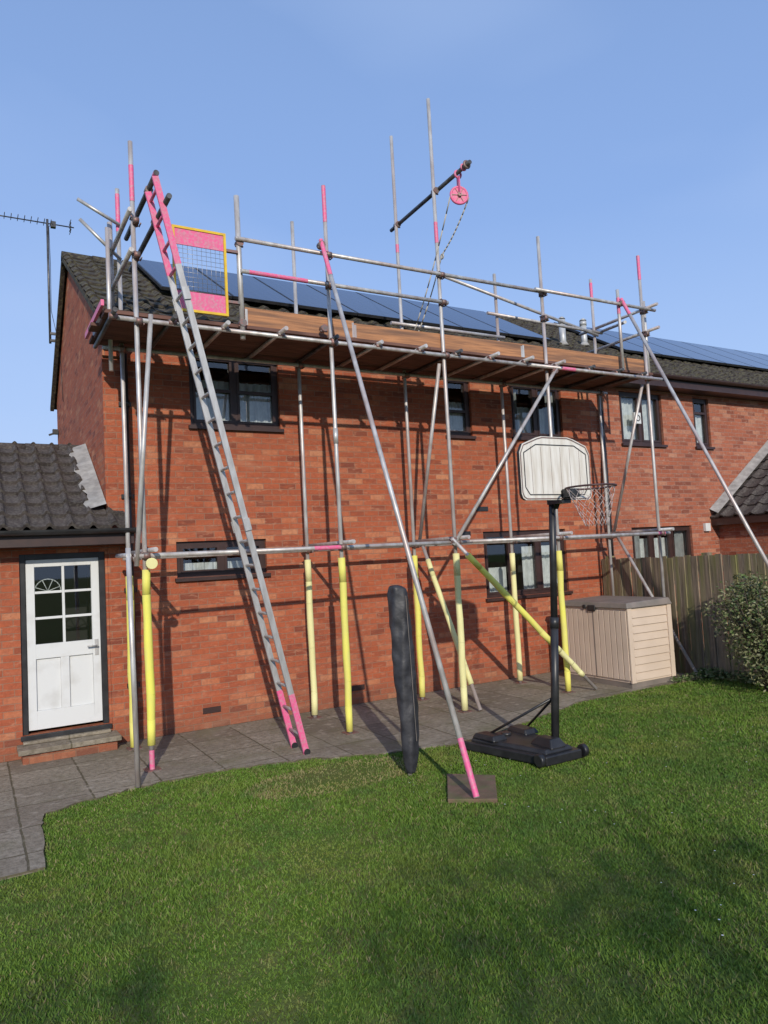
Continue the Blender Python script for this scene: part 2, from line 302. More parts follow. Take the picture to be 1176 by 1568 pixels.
mr=n.new('ShaderNodeMapRange'); mr.inputs['From Min'].default_value=0.42; mr.inputs['From Max'].default_value=0.75; mr.inputs['To Max'].default_value=0.45; l.new(ns.outputs['Fac'],mr.inputs['Value'])
mx=n.new('ShaderNodeMix'); mx.data_type='RGBA'; l.new(mr.outputs[0],mx.inputs['Factor']); l.new(m2.outputs['Result'],mx.inputs['A']); mx.inputs['B'].default_value=(3.4,4.4,6.4,1)
l.new(mx.outputs['Result'],bg.inputs['Color']); bg.inputs['Strength'].default_value=0.15
sd=bpy.data.lights.new('sun','SUN'); sd.energy=3.4; sd.angle=math.radians(0.6); sd.color=(1,0.92,0.79)
so=bpy.data.objects.new('sun',sd); COL.objects.link(so); so.rotation_euler=Vector((SX,1,-ST)).to_track_quat('-Z','Y').to_euler(); so.location=(-3,-20,10)

# ---------------------------------------------------------------- ground, patio
g=MB(); g.face([(-400,-400,-0.02),(400,-400,-0.02),(400,400,-0.02),(-400,400,-0.02)],'soil'); g.make('ground')
edge=[(-1.11,-3.36),(-1.07,-2.54),(-1.02,-2.12),(-.59,-1.98),(-.24,-1.89),(.31,-1.86),(.9,-1.92),(1.43,-2.07),(2.09,-2.42),(2.7,-2.55),(3.16,-2.56),(4.0,-2.3),(5.11,-1.95),(6.62,-1.9),(7.70,-1.98)]
E2=[]
for (a,b) in zip(edge[:-1],edge[1:]):
    for t in (0,.2,.4,.6,.8):
        E2.append((a[0]+(b[0]-a[0])*t+random.gauss(0,.008),a[1]+(b[1]-a[1])*t+random.gauss(0,.02)))
E2.append(edge[-1])
p=MB(); poly=[(-6.5,-3.4)]+E2+[(7.70,0.2),(-6.5,0.2)]
p.face([(x,y,0.0) for x,y in poly],'slab')
for (a,b) in zip(poly[:-3],poly[1:-2]): p.face([(a[0],a[1],-.03),(b[0],b[1],-.03),(b[0],b[1],0),(a[0],a[1],0)],'slab')
p.make('patio')

# ---------------------------------------------------------------- houses
RY,RZ=2.85,6.85; EY,EZ=-0.35,4.93; YB=5.05
sl=Vector((0,RY-EY,RZ-EZ)); SL=sl.length; sv=sl.normalized()
def house(name,x0,x1,holes,bk_,left_gable,right_gable):
    P=empty(name); mb=MB()
    wall_y(mb,0.0,x0,x1,-0.05,4.76,holes,bk_)
    for x,flag in ((x0,left_gable),(x1,right_gable)):
        if flag: mb.face([(x,0,-.05),(x,YB,-.05),(x,YB,5.0),(x,RY,RZ-.06),(x,0,5.05),(x,0,4.76)],bk_)
    mb.face([(x0,YB,-.05),(x1,YB,-.05),(x1,YB,5.0),(x0,YB,5.0)],bk_)
    mb.make('walls',P)
    t=MB(); t.box((x0+.0,-0.32,4.74),(x1,-0.295,4.92),'brown'); t.box((x0,-.292,4.74),(x1,-0.002,4.765),'brown')
    N=8
    for i in range(N):
        a0=math.pi+math.pi*i/N;a1=math.pi+math.pi*(i+1)/N;r=.058;cy,cz=-.385,4.93
        t.face([(x0-.08,cy+r*math.cos(a0),cz+r*math.sin(a0)),(x1,cy+r*math.cos(a0),cz+r*math.sin(a0)),(x1,cy+r*math.cos(a1),cz+r*math.sin(a1)),(x0-.08,cy+r*math.cos(a1),cz+r*math.sin(a1))],'brown',True)
    t.make('fascia_and_gutter',P)
    return P
H1=[(.88,2.07,3.72,4.66),(4.74,5.22,3.74,4.66),(6.02,7.10,3.76,4.66),(.65,1.80,1.84,2.28),(5.30,6.99,1.25,2.27)]
hs=house('brick_house',-.14,7.75,H1,'brick',True,False)
window(hs,'w',*H1[0],[.5],[.50,.50],'net',.66); window(hs,'w',*H1[1],[],[.42],'net',.6); window(hs,'w',*H1[2],[.5],None,'sides',.6)
window(hs,'w',*H1[3],[.5],None,'low',.4); window(hs,'w',*H1[4],[.33,.66],None,'half',.75)
H2=[(8.48,9.58,3.74,4.68),(10.46,10.93,3.74,4.68),(8.55,10.15,1.25,2.25)]
nh=house('brick_house.001',7.753,24,H2,'brick2',False,True)
window(nh,'w',*H2[0],[.5],None,'sides',.9); window(nh,'w',*H2[1],[],[.7],'net',.68); window(nh,'w',*H2[2],[.33,.66],None,'sides',.8)
tiles('roof_tiles_front',hs,(-.24,EY-.05,EZ-.03),(1,0,0),sv,7.99,SL+.05,'tile2'); tiles('roof_tiles_front',nh,(7.76,EY-.05,EZ-.03),(1,0,0),sv,16.3,SL+.05,'tile2')
for P_,a,b in ((hs,-.24,7.75),(nh,7.753,24.1)):
    r=MB(); r.face([(a,RY,RZ),(b,RY,RZ),(b,YB+.15,EZ+.0),(a,YB+.15,EZ+.0)],'tile2')
    r.face([(a,EY,EZ-.05),(b,EY,EZ-.05),(b,RY,RZ-.05),(a,RY,RZ-.05)],'tile2')
    x=a
    while x<b-.1:
        x2=min(x+.44,b); r.cyl((x,RY,RZ-.05),(x2,RY,RZ-.05),.10,'tile2',12,r2=.09); x=x2+.002
    r.make('roof_back_and_ridge',P_)
r=MB()
r.bar((-.21,EY,EZ-.06),(-.21,RY,RZ-.06),.06,.06,'tile2'); r.bar((-.21,RY,RZ-.06),(-.21,YB+.12,EZ-.02),.06,.06,'tile2')
r.box((-.235,-.33,4.70),(-.145,.0,4.95),'black')
for i in range(3): r.box((-.14-.0,-.05-.05*i,4.50+.075*i),(.09,-.003,4.573+.075*i),'brick')
r.make('verge',hs)
def panels(P,xs0,xs1,y0,y1,rows=1):
    mb=MB(); nn=int(round((xs1-xs0)/1.02)); pw=(xs1-xs0)/nn
    nz=Vector((0,-sv.z,sv.y))
    def pt(x,y,h): 
        t=(y-EY)/sv.y; q=Vector((x,EY,EZ))+sv*t+nz*h; return q
    for i in range(nn):
        for j in range(rows):
            a=xs0+i*pw+.008;b=xs0+(i+1)*pw-.008; c=y0+(y1-y0)*j/rows+.008; d=y0+(y1-y0)*(j+1)/rows-.008
            q=[pt(a,c,.09),pt(b,c,.09),pt(b,d,.09),pt(a,d,.09),pt(a,c,.13),pt(b,c,.13),pt(b,d,.13),pt(a,d,.13)]
            mb.hexa(q,'black')
            e=.02; mb.face([pt(a+e,c+e,.1315),pt(b-e,c+e,.1315),pt(b-e,d-e,.1315),pt(a+e,d-e,.1315)],'solar')
    mb.make('solar_panels',P)
panels(hs,.75,7.7,.80,2.72); panels(nh,9.6,22,.80,2.72)
fl=MB()
for x,y in ((8.22,1.0),(8.98,1.2)):
    zb=EZ+(y-EY)*sv.z/sv.y
    fl.cyl((x,y,zb-.1),(x,y,zb+.42),.06,'flue',16); fl.cyl((x,y,zb+.42),(x,y,zb+.5),.068,'flue',16); fl.cyl((x,y,zb+.52),(x,y,zb+.56),.07,'flue',16,r2=.03); fl.cyl((x,y,zb+.0),(x,y,zb+.08),.11,'lead',16,r2=.065)
fl.make('roof_flues',nh)
d=MB(); d.cyl((.1,-.06,.1),(.1,-.06,4.55),.036,'black',14); d.cyl((.1,-.06,4.55),(.1,-.37,4.86),.036,'black',14)
for z in (.6,1.7,2.8,3.9): d.cyl((.1,-.06,z),(.1,-.06,z+.07),.046,'black',14); d.box((.03,-.03,z+.01),(.17,-.002,z+.06),'black')
d.make('downpipe',hs)
d=MB()
for x,z in ((5.31,2.62),(4.95,2.25)): 
    d.box((x-.11,-.012,z-.035),(x+.11,-.002,z+.035),'black')
d.box((2.9,-.012,.18),(3.12,-.002,.25),'brown'); d.box((.9,-.012,.18),(1.12,-.002,.25),'brown')
d.make('air_bricks',hs)
d=MB(); d.box((10.48,-.06,2.13),(10.62,-.002,2.28),'white'); d.box((8.78,-.05,4.1),(8.95,-.002,4.3),'white'); d.torus((8.865,-.055,4.2),(0,1,0),.05,.008,'black'); d.make('vent_cover',nh,bevel=.006)
d=MB(); d.cyl((7.95,-.06,.1),(7.95,-.06,4.86),.036,'black',14); d.make('downpipe',nh)
# ---- single-storey extension (part of the house)
ex=MB(); DX0,DX1,DZ0,DZ1=-1.06,-.17,.24,2.2
wall_y(ex,0.0,-6,-.143,-.05,2.32,[(DX0,DX1,DZ0,DZ1)],'brick',depth=.12)
ex.face([(-6,0,-.05),(-6,0,2.3),(-6,1.63,3.6),(-6,3.6,2.3),(-6,3.6,-.05)],'brick'); ex.face([(-6,3.6,-.05),(-.143,3.6,-.05),(-.143,3.6,2.3),(-6,3.6,2.3)],'brick')
ex.make('extension_walls',hs)
es=Vector((0,1.98,1.20)); ESL=es.length; esv=es.normalized()
tiles('extension_roof_tiles',hs,(-6.1,-.38,2.445),(1,0,0),esv,5.94,ESL+.03,'tile',period=.22,course=.29,lift=.04,roll=.042,jit=.002)
tiles('extension_roof_tiles',hs,(-.158,-.38,2.445),(1,0,0),esv,.2,.43,'tile',period=.22,course=.29,lift=.04,roll=.042,jit=.002)
r=MB(); r.face([(-6.1,1.63,3.65),(-.145,1.63,3.65),(-.145,3.9,2.28),(-6.1,3.9,2.28)],'tile'); r.face([(-6.1,-.35,2.40),(-.145,-.35,2.40),(-.145,1.63,3.60),(-6.1,1.63,3.60)],'tile')
x=-6.1
while x<-.2: x2=min(x+.4,-.15); r.cyl((x,1.63,3.62),(x2,1.63,3.62),.09,'tile',12,r2=.085); x=x2+.002
r.box((-6.1,-.335,2.27),(.10,-.31,2.43),'brown'); r.box((-6.1,-.308,2.27),(-.145,-.002,2.29),'brown'); r.box((-.142,-.308,2.27),(.10,-.004,2.29),'brown')
for i in range(8):
    a0=math.pi+math.pi*i/8;a1=math.pi+math.pi*(i+1)/8;q=.055;cy,cz=-.395,2.44
    r.face([(-6.1,cy+q*math.cos(a0),cz+q*math.sin(a0)),(.16,cy+q*math.cos(a0),cz+q*math.sin(a0)),(.16,cy+q*math.cos(a1),cz+q*math.sin(a1)),(-6.1,cy+q*math.cos(a1),cz+q*math.sin(a1))],'black',True)
r.make('extension_fascia_and_ridge',hs)
r=MB()
N=14
for i in range(N):
    t0=.18+ESL*.80*i/N+.12; t1=.18+ESL*.80*(i+1)/N+.12
    a=Vector((0,-.35,2.46))+esv*t0; b=Vector((0,-.35,2.46))+esv*t1; wd=.20+.04*math.sin(i*1.7); wd2=.20+.04*math.sin((i+1)*1.7)
    r.face([(-.146-wd,a.y,a.z+.07),(-.15,a.y,a.z+.13),(-.15,b.y,b.z+.13),(-.146-wd2,b.y,b.z+.07)],'lead')
r.make('roof_flashing',hs)
# door
d=MB(); y0,y1=.05,.10
d.box((DX0,.03,DZ0),(DX0+.06,.115,DZ1),'black'); d.box((DX1-.06,.03,DZ0),(DX1,.115,DZ1),'black'); d.box((DX0+.06,.03,DZ1-.06),(DX1-.06,.115,DZ1),'black'); d.box((DX0-.02,-.04,DZ0-.05),(DX1+.02,.1,DZ0-.002),'black')
a,b,c,e=DX0+.065,DX1-.065,DZ0+.035,DZ1-.065
st=.085; gz=1.20
d.box((a,y0,c),(a+st,y1,e),'white'); d.box((b-st,y0,c),(b,y1,e),'white'); d.box((a+st,y0,e-.08),(b-st,y1,e),'white'); d.box((a+st,y0,c),(b-st,y1,c+.2),'white'); d.box((a+st,y0,gz-.16),(b-st,y1,gz),'white')
mx_=(a+b)/2; d.box((mx_-.045,y0,c+.2),(mx_+.045,y1,gz-.16),'white')
for q0,q1 in ((a+st,mx_-.045),(mx_+.045,b-st)):
    d.box((q0,y0+.025,c+.2),(q1,y1-.005,gz-.16),'white'); 
d.box((mx_-.014,y0+.005,gz),(mx_+.014,y1-.005,e-.08),'white')
for t in (1/3,2/3):
    z=gz+(e-.08-gz)*t; d.box((a+st,y0+.008,z-.014),(mx_-.014,y1-.008,z+.014),'white'); d.box((mx_+.014,y0+.008,z-.014),(b-st,y1-.008,z+.014),'white')
d.make('door_leaf',hs,bevel=.004)
d=MB(); zc=gz+(e-.08-gz)*.68  # white bars imitate a fan-shaped reflection in the door pane
for cx,R_ in (((a+st+mx_)/2-.01,.135),):
    pts=[(cx+R_*math.cos(t),y0+.035,zc+R_*math.sin(t)) for t in np.linspace(0,math.pi,13)]; d.path(pts,.006,'white',6)
    for t in np.linspace(.35,math.pi-.35,4): d.cyl((cx,y0+.035,zc),(cx+R_*math.cos(t),y0+.035,zc+R_*math.sin(t)),.005,'white',6)
d.make('door_fan_detail',hs)
d=MB(); d.cyl((b-.045,y0-.05,1.13),(b-.045,y0,1.13),.012,'alu',10); d.cyl((b-.045,y0-.05,1.13),(b-.15,y0-.05,1.13),.009,'alu',10); d.box((b-.065,y0-.006,1.02),(b-.025,y0,1.2),'alu'); d.make('door_handle',hs)
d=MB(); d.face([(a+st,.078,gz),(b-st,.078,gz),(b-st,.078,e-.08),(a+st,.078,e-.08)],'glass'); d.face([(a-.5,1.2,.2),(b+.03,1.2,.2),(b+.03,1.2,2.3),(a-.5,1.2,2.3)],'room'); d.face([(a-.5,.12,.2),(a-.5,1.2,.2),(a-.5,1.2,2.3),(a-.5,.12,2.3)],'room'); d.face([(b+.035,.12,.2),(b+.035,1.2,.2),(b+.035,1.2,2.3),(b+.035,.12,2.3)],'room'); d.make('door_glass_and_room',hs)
d=MB(); d.box((-1.08,-.30,-.02),(-.14,-.003,.10),'brick'); d.box((-1.12,-.34,.102),(-.10,-.003,.155),'slab'); d.box((-1.06,-.1,.157),(-.17,-.003,.19),'slab'); d.make('door_step',hs,bevel=.006)
d=MB(); d.box((-.24,4.8,4.42),(-.15,4.9,4.5),'black'); d.bar((-.15,4.85,4.46),(-.3,4.85,4.40),.03,.03,'black'); d.make('outside_lamp',hs)

# neighbour wing
wg=MB(); X0,X1,YF,ZW=10.92,14.6,-3.2,2.25; XR=(X0+X1)/2; ZR=3.75
wg.face([(X0,YF,-.05),(X0,-.003,-.05),(X0,-.003,ZW),(X0,YF,ZW)],'brick2'); wg.face([(X0,YF,-.05),(X1,YF,-.05),(X1,YF,ZW),(XR,YF,ZR-.05),(X0,YF,ZW)],'brick2'); wg.face([(X1,YF,-.05),(X1,-.003,-.05),(X1,-.003,ZW),(X1,YF,ZW)],'brick2')
wg.box((X0-.2,YF-.1,ZW-.02),(X0-.17,-.01,ZW+.12),'brown')
wg.face([(XR,YF-.1,ZR),(XR,-.003,ZR),(X1+.2,-.003,ZW),(X1+.2,YF-.1,ZW)],'tile')
wg.make('wing_walls',nh)
ws=Vector((XR-(X0-.2),0,ZR-(ZW+.1))); 
tiles('wing_roof_tiles',nh,(X0-.22,YF-.1,ZW+.12),(0,1,0),ws.normalized(),-YF+.09,ws.length,'tile')
fl=MB(); o=Vector((X0-.22,0,ZW+.16)); nn=ws.normalized()
q=[o+Vector((0,-.18,.05)),o+Vector((0,-.006,.14)),o+nn*ws.length+Vector((0,-.006,.14)),o+nn*ws.length+Vector((0,-.18,.05))]; fl.face(q,'lead'); fl.make('wing_flashing',nh)

# ---------------------------------------------------------------- TV aerial
A=empty('tv_aerial'); a=MB(); mx0,my=-.30,4.22
a.cyl((mx0,my,5.85),(mx0,my,8.0),.02,'darktube',10); a.bar((mx0,my,6.02),(-.15,my,6.02),.04,.04,'darktube'); a.bar((mx0,my,5.9),(-.15,my,5.9),.04,.04,'darktube')
zb=7.93; a.cyl((mx0-1.9,my,zb),(mx0+.42,my,zb),.011,'darktube',8)
for i in range(20):
    x=mx0-1.85+i*.1; L_=.10+.002*i; a.cyl((x,my-L_,zb+.015),(x,my+L_,zb+.015),.006,'darktube',6)
for s_ in (-1,1):
    for k_ in (0.03,.08): a.cyl((mx0+.36,my-.12,zb+s_*k_),(mx0+.36,my+.12,zb+s_*k_),.006,'darktube',6)
a.cyl((mx0+.36,my,zb-.1),(mx0+.36,my,zb+.1),.008,'darktube',6); a.box((mx0+.05,my-.04,zb-.06),(mx0+.13,my+.04,zb+.04),'black')
a.path([(mx0+.02,my-.02,zb-.05),(mx0+.03,my-.03,7.2),(mx0+.025,my-.03,6.4),(-.16,my-.02,5.8),(-.155,my-.3,4.8)],.005,'black',6)
a.make('mast_and_elements',A)

# ---------------------------------------------------------------- scaffolding
S=empty('scaffolding'); SX_=[0.0,2.18,3.78,5.50,7.55]; YO,YI=-1.406,-.39; ZL,ZP,ZG,ZM=2.1,4.48,5.53,5.17; R=.0242
tb=MB(); cp=MB(); pk=MB(); fo=MB()
def coupler(x,y,z,ax='x'):
    cp.cyl((x,y,z-.035),(x,y,z+.035),.036,'coupler',10); 
    cp.cyl((x-.03,y-.055,z),(x+.03,y-.055,z),.035,'coupler',10); cp.cyl((x+.045,y-.075,z-.03),(x+.045,y+.01,z-.03),.008,'coupler',6); cp.cyl((x-.045,y-.075,z+.03),(x-.045,y+.01,z+.03),.008,'coupler',6)
topsO=[6.39,6.39,7.90,6.36,6.42]; topsI=[6.38,6.40,7.96,6.20,6.42]
leanO=[(-.02,0),(0,.0),(-.015,0),(.01,0),(0,0)]
for i,x in enumerate(SX_):
    tb.cyl((x,YO,0.0),(x+leanO[i][0],YO,topsO[i]),R,'galv',14,hollow=True); tb.cyl((x+.02,YI,0.0),(x+.02,YI,topsI[i]),R,'galv',14,hollow=True)
    for xx,yy in ((x,YO),(x+.02,YI)): cp.box((xx-.075,yy-.075,.001),(xx+.075,yy+.075,.008),'coupler')
    for zz in (ZL,ZP,ZG,ZM): coupler(x,YO,zz)
    for zz in (ZL,ZP): coupler(x+.02,YI,zz)
    tb.cyl((x+.055,YO-.22,ZL+.055),(x+.055,YI+.2,ZL+.055),R,'galv',12,hollow=True)
    if i in (1,3): cp.cyl((x,YO,3.3),(x,YO,3.48),.029,'galv',12)
yl=YO-.052
def lt(x0,x1,y,z,z1=None,k='galv'): tb.cyl((x0,y,z),(x1,y,z if z1 is None else z1),R,k,12,hollow=True)
lt(-.12,4.0,yl,ZL); lt(3.95,7.72,yl-.0,ZL+.002); lt(-.05,3.9,YI-.05,ZL); lt(3.9,7.75,YI-.05,ZL-.0)
lt(-.22,5.6,yl,ZP+.01,ZP-.01); lt(5.1,7.75,yl-.05,ZP-.02); lt(-.2,7.7,YI-.05,ZP)
lt(1.05,5.55,yl,ZG,ZG+.01); lt(5.3,7.72,yl-.05,ZG+.01); lt(1.1,3.85,yl,ZM,ZM+.0); 
lt(4.55,7.6,YI-.05,6.0,5.45)
lt(5.3,7.7,YI-.05,5.55,5.5); lt(3.6,5.6,YI-.05,5.2)
for z in (5.53,5.17): tb.cyl((7.60,YO-.25,z+.05),(7.60,YI+.35,z+.05),R,'galv',12,hollow=True)
tb.cyl((7.1,YO-.05,5.3),(7.75,YI,5.55),R,'galv',12); tb.cyl((6.98,YO-.05,4.55),(6.98,YO-.05,5.78),R,'galv',12,hollow=True)
tb.cyl((7.72,YO+.1,4.5),(7.72,YO+.1,5.75),R,'galv',12,hollow=True)
tb.cyl((.15,-1.78,5.91),(.15,-.15,5.91),.027,'darktube',14,hollow=False); tb.cyl((.20,-2.06,5.55),(.20,-.1,5.55),.027,'darktube',14)
for z in (5.2,5.62): tb.cyl((-.06,YO-.1,z),(-.06,YI+.2,z),R,'galv',12,hollow=True)
tb.cyl((.03,YI-.05,5.93),(-.42,YI-.05,6.15),.02,'alu',12); tb.cyl((.03,YI-.05,5.52),(-.40,YI-.05,5.92),.02,'alu',12); tb.cyl((-.06,YI+.08,4.9),(-.06,YI+.08,6.0),.03,'galv',12)
tb.cyl((-.12,YI-.1,4.2),(-.12,YI-.1,5.85),R,'galv',12); 
tb.cyl((1.11,YO,4.42),(1.10,YO,6.04),.03,'galv',14,hollow=True)
tb.cyl((.12,YO-.055,4.56),(-.10,YO-.06,2.0),R,'galv',12); 
tb.cyl((-.23,-1.9,0),(-.25,-1.88,2.17),R,'galv',12,hollow=True); tb.cyl((-.25,-1.9,2.10),(-.1,YI,2.13),R,'galv',12)
fo.cyl((.03,YO-.1,2.02),(.03,YO-.15,2.02),.055,'cream',16)
x=-.25
xs=[]
while x<7.6: xs.append(x); x+=.60+random.uniform(-.06,.06)
for x in xs: tb.cyl((x,YO-.13-random.uniform(0,.12),ZP+.045),(x,YI+.12,ZP+.045),R,'darktube' if random.random()<.6 else 'galv',12,hollow=True); cp.cyl((x-.04,yl,ZP+.02),(x+.04,yl,ZP+.02),.034,'coupler',10)
def br(a,b,k='galv',ends=True): tb.cyl(a,b,R,k,14,hollow=True)
br((2.06,YO-.11,5.66),(1.915,-4.13,0.03)); br((6.98,YO-.11,5.62),(6.98,-4.25,0.0))
br((5.62,YO-.1,4.48),(3.68,YO-.1,2.06)); br((3.66,YO-.1,2.15),(5.86,YO-.16,-.0+.02))
br((3.86,YI-.1,2.15),(3.90,-1.56,0.02)); br((3.74,YO+.06,4.4),(3.86,YI-.05,2.12)); br((7.5,YO+.06,4.4),(7.62,YI-.05,2.12)); br((7.64,YI-.05,2.2),(7.50,-1.95,0.0))
for (x,y,z) in ((2.06,YO-.11,5.6),(2.05,YO-.09,4.62),(6.98,YO-.11,5.55),(5.57,YO-.08,4.42),(3.7,YO-.08,2.12),(1.11,YO,5.5),(1.11,YO,4.6),(.15,YO,5.9),(.2,YO-.05,5.56),(3.82,YI,6.66),(3.79,YO,6.66),(7.6,YO,5.57),(7.6,YI,5.5)):
    cp.cyl((x,y-.04,z),(x,y+.04,z),.042,'coupler',10); cp.cyl((x-.045,y,z-.03),(x+.045,y,z-.03),.01,'coupler',6)
tb.cyl((3.83,-.2,6.66),(3.83,-2.12,6.70),.026,'darktube',14)
tb.make('tubes',S)
def band(a,b,t0,t1,r=R+.0015):
    a=Vector(a);b=Vector(b); pk.cyl(a.lerp(b,t0),a.lerp(b,t1),r,'pink',14,caps=False)
band((0,YO,0),(-.02,YO,6.39),.90,.96); band((0,YO,0),(-.02,YO,6.39),.0,.03); band((.02,YI,0),(.02,YI,6.38),.92,.99); band((2.18,YO,0),(2.18,YO,6.39),.93,.999); band((2.18,YO,0),(2.18,YO,6.39),.855,.875)
band((2.06,YO-.11,5.66),(1.915,-4.13,0.03),0,.09); band((2.06,YO-.11,5.66),(1.915,-4.13,0.03),.925,.999)
band((3.78,YO,0),(3.765,YO,7.9),.755,.79); band((3.8,YI,0),(3.8,YI,7.96),.785,.80); band((7.55,YO,0),(7.55,YO,6.42),.94,.999); band((7.57,YI,0),(7.57,YI,6.42),.95,.99); band((6.98,YO-.05,4.55),(6.98,YO-.05,5.78),.7,.9); band((6.98,YO-.11,5.62),(6.98,-4.25,0.0),0,.05)
band((1.05,yl,ZM),(3.85,yl,ZM),.05,.3); band((-.12,yl,ZL),(4.0,yl,ZL),.47,.55); band((5.1,yl-.05,ZP-.02),(7.75,yl-.05,ZP-.02),.22,.32); band((3.95,yl,ZL),(7.72,yl,ZL+.002),.93,.97); band((.15,-1.78,5.91),(.15,-.15,5.91),.0,.05,.0285)
pk.make('pink_paint_bands',S)
def sleeve(a,b,t0,t1,k='yellow',r=.041):
    a=Vector(a);b=Vector(b); N=7; P=[a.lerp(b,t0+(t1-t0)*i/N)+Vector((random.gauss(0,.003),random.gauss(0,.003),0)) for i in range(N+1)]; rr=[r+random.gauss(0,.0015) for _ in P]
    for i in range(N): fo.cyl(P[i],P[i+1],rr[i],k,16,r2=rr[i+1],caps=(i in (0,N-1)))
sleeve((0,YO,0),(0,YO,2),.12,.98); sleeve((.02,YI,0),(.02,YI,2),.01,.95); sleeve((2.18,YO,0),(2.18,YO,2),.01,.99); sleeve((2.2,YI,0),(2.2,YI,2),.02,.99,'cream'); sleeve((3.78,YO,0),(3.78,YO,2),.01,.98,'cream')
sleeve((3.80,YI,0),(3.80,YI,2),.02,.98); sleeve((5.5,YO,0),(5.5,YO,2),.01,.96); sleeve((5.52,YI,0),(5.52,YI,2),.02,.96,'cream')
sleeve((3.66,YO-.1,2.15),(5.86,YO-.16,.02),.1,.68); sleeve((3.66,YO-.1,2.15),(5.86,YO-.16,.02),.70,.90,'cream',.036); sleeve((3.86,YI-.1,2.15),(3.90,-1.56,0.02),.12,.86,'cream',.036)
fo.make('foam_sleeves',S)
cp.make('couplers',S)
dk=MB(); bw=.222
for j in range(5):
    y=YI+.14-.005-(j+1)*(bw+.006)+.0
    x=-.34+random.uniform(-.06,.06)
    while x<7.7:
        L_=min(3.9,7.72-x); dk.box((x,y,ZP+.072),(x+L_-.01,y+bw,ZP+.11+random.uniform(-.002,.002)),'deck'); x+=L_
dk.make('deck_boards',S,bevel=.003)
tw=MB(); x=1.16
for i,L_ in enumerate((1.35,2.6,2.4)):
    x1=min(x+L_,7.56); tilt=(.0,.012,-.01)[i]
    if i==2:x1=7.56
    zt_=(4.80,4.775,4.79)[i]
    tw.hexa([(x,YO+.03,4.585),(x1,YO+.03,4.585+tilt),(x1,YO+.068,4.585+tilt),(x,YO+.068,4.585),(x,YO+.03,zt_),(x1,YO+.03,zt_+tilt),(x1,YO+.068,zt_+tilt),(x,YO+.068,zt_)],'toe')
    for xe in (x+.012,x1-.012): tw.box((xe-.014,YO+.0275,4.60),(xe+.014,YO+.0295,zt_-.02),'galv')
    x=x1+.006
tw.make('toe_boards',S,bevel=.004)
tw=MB(); tw.box((-.36,YO-.05,4.60),(-.33,YI+.1,4.66),'pink'); tw.make('board_ends',S)

# ladder
LD=empty('ladder'); lb=MB(); YA,YBn=-1.57,-1.90
def lp(z,y): 
    return (1.43-.228*z,y,z)
for y in (YA,YBn):
    lb.bar(lp(0.0,y),lp(.62,y),.026,.062,'pink',up=(1,0,0)); lb.bar(lp(.62,y),lp(4.95,y),.024,.060,'alu',up=(1,0,0)); lb.bar(lp(4.95,y),lp(5.8,y),.026,.062,'pink',up=(1,0,0))
    lb.cyl((1.43,y-.02,.02),(1.43,y+.02,.02),.036,'black',10)
z=.2
while z<5.75: lb.cyl(lp(z,YA),lp(z,YBn),.016,'alu' if z<4.9 else 'pink',10); z+=.25
for z in (2.3,4.6): 
    for y in (YA+.02,YBn-.02): lb.bar(lp(z,y),lp(z+.12,y),.02,.07,'alu',up=(1,0,0))
lb.make('rails_and_rungs',LD)

# ladder safety gate
G=empty('safety_gate'); gb=MB(); yy=YO-.02; x0,x1,z0,z1=.37,.95,4.65,5.57
def fr(x0,x1,z0,z1,t,k):
    gb.box((x0,yy-.015,z0),(x0+t,yy+.015,z1),k); gb.box((x1-t,yy-.015,z0),(x1,yy+.015,z1),k); gb.box((x0+t,yy-.015,z0),(x1-t,yy+.015,z0+t),k); gb.box((x0+t,yy-.015,z1-t),(x1-t,yy+.015,z1),k)
fr(x0,x1,z0,z1,.026,'yellowp')
gb.box((x0+.028,yy-.006,z1-.20),(x1-.028,yy+.006,z1-.029),'pink'); gb.box((x0+.028,yy-.006,z0+.029),(x1-.028,yy+.006,z0+.22),'pink')
z=z0+.23
while z<z1-.20: gb.cyl((x0+.03,yy,z),(x1-.03,yy,z),.0022,'wire',5); z+=.05
x=x0+.06
while x<x1-.04: gb.cyl((x,yy,z0+.23),(x,yy,z1-.20),.0022,'wire',5); x+=.05
gb.box((x1,yy-.02,z0+.15),(x1+.13,yy+.02,z0+.18),'coupler'); gb.box((x1,yy-.02,z1-.2),(x1+.13,yy+.02,z1-.17),'coupler')
gb.make('frame_and_mesh',G)

# pulley wheel
PW=empty('pulley_wheel'); pb=MB(); c=(3.83,-1.86,6.40); ax=(.35,1,0)
pb.torus(c,ax,.105,.018,'pink',28,8); pb.cyl(Vector(c)-Vector(ax)*.010,Vector(c)+Vector(ax)*.010,.10,'pink',24); pb.cyl(Vector(c)-Vector(ax)*.04,Vector(c)+Vector(ax)*.04,.025,'coupler',12)
for t in np.linspace(0,2*math.pi,7)[:-1]:
    axn=Vector(ax).normalized(); u_=axn.cross(Vector((0,0,1))).normalized(); p_=Vector(c)-axn*.013; q_=p_+(u_*math.cos(t)+Vector((0,0,1))*math.sin(t))*.095; pb.bar(p_,q_,.012,.008,'coupler')
for s_ in (-1,1): pb.bar(Vector(c)+Vector(ax)*.035*s_,Vector((3.83,-1.86,6.64))+Vector(ax)*.02*s_,.03,.012,'pink')
pb.torus((3.83,-1.86,6.67),(0,1,0),.045,.014,'pink')
pb.torus((3.83,-2.05,6.70),(0,1,0),.04,.016,'coupler'); pb.torus((3.83,-1.98,6.70),(0,1,0),.036,.012,'pink')
def sag(a,b,s,n=12):
    a=Vector(a);b=Vector(b); return [a.lerp(b,i/n)-Vector((0,0,s*4*(i/n)*(1-i/n))) for i in range(n+1)]
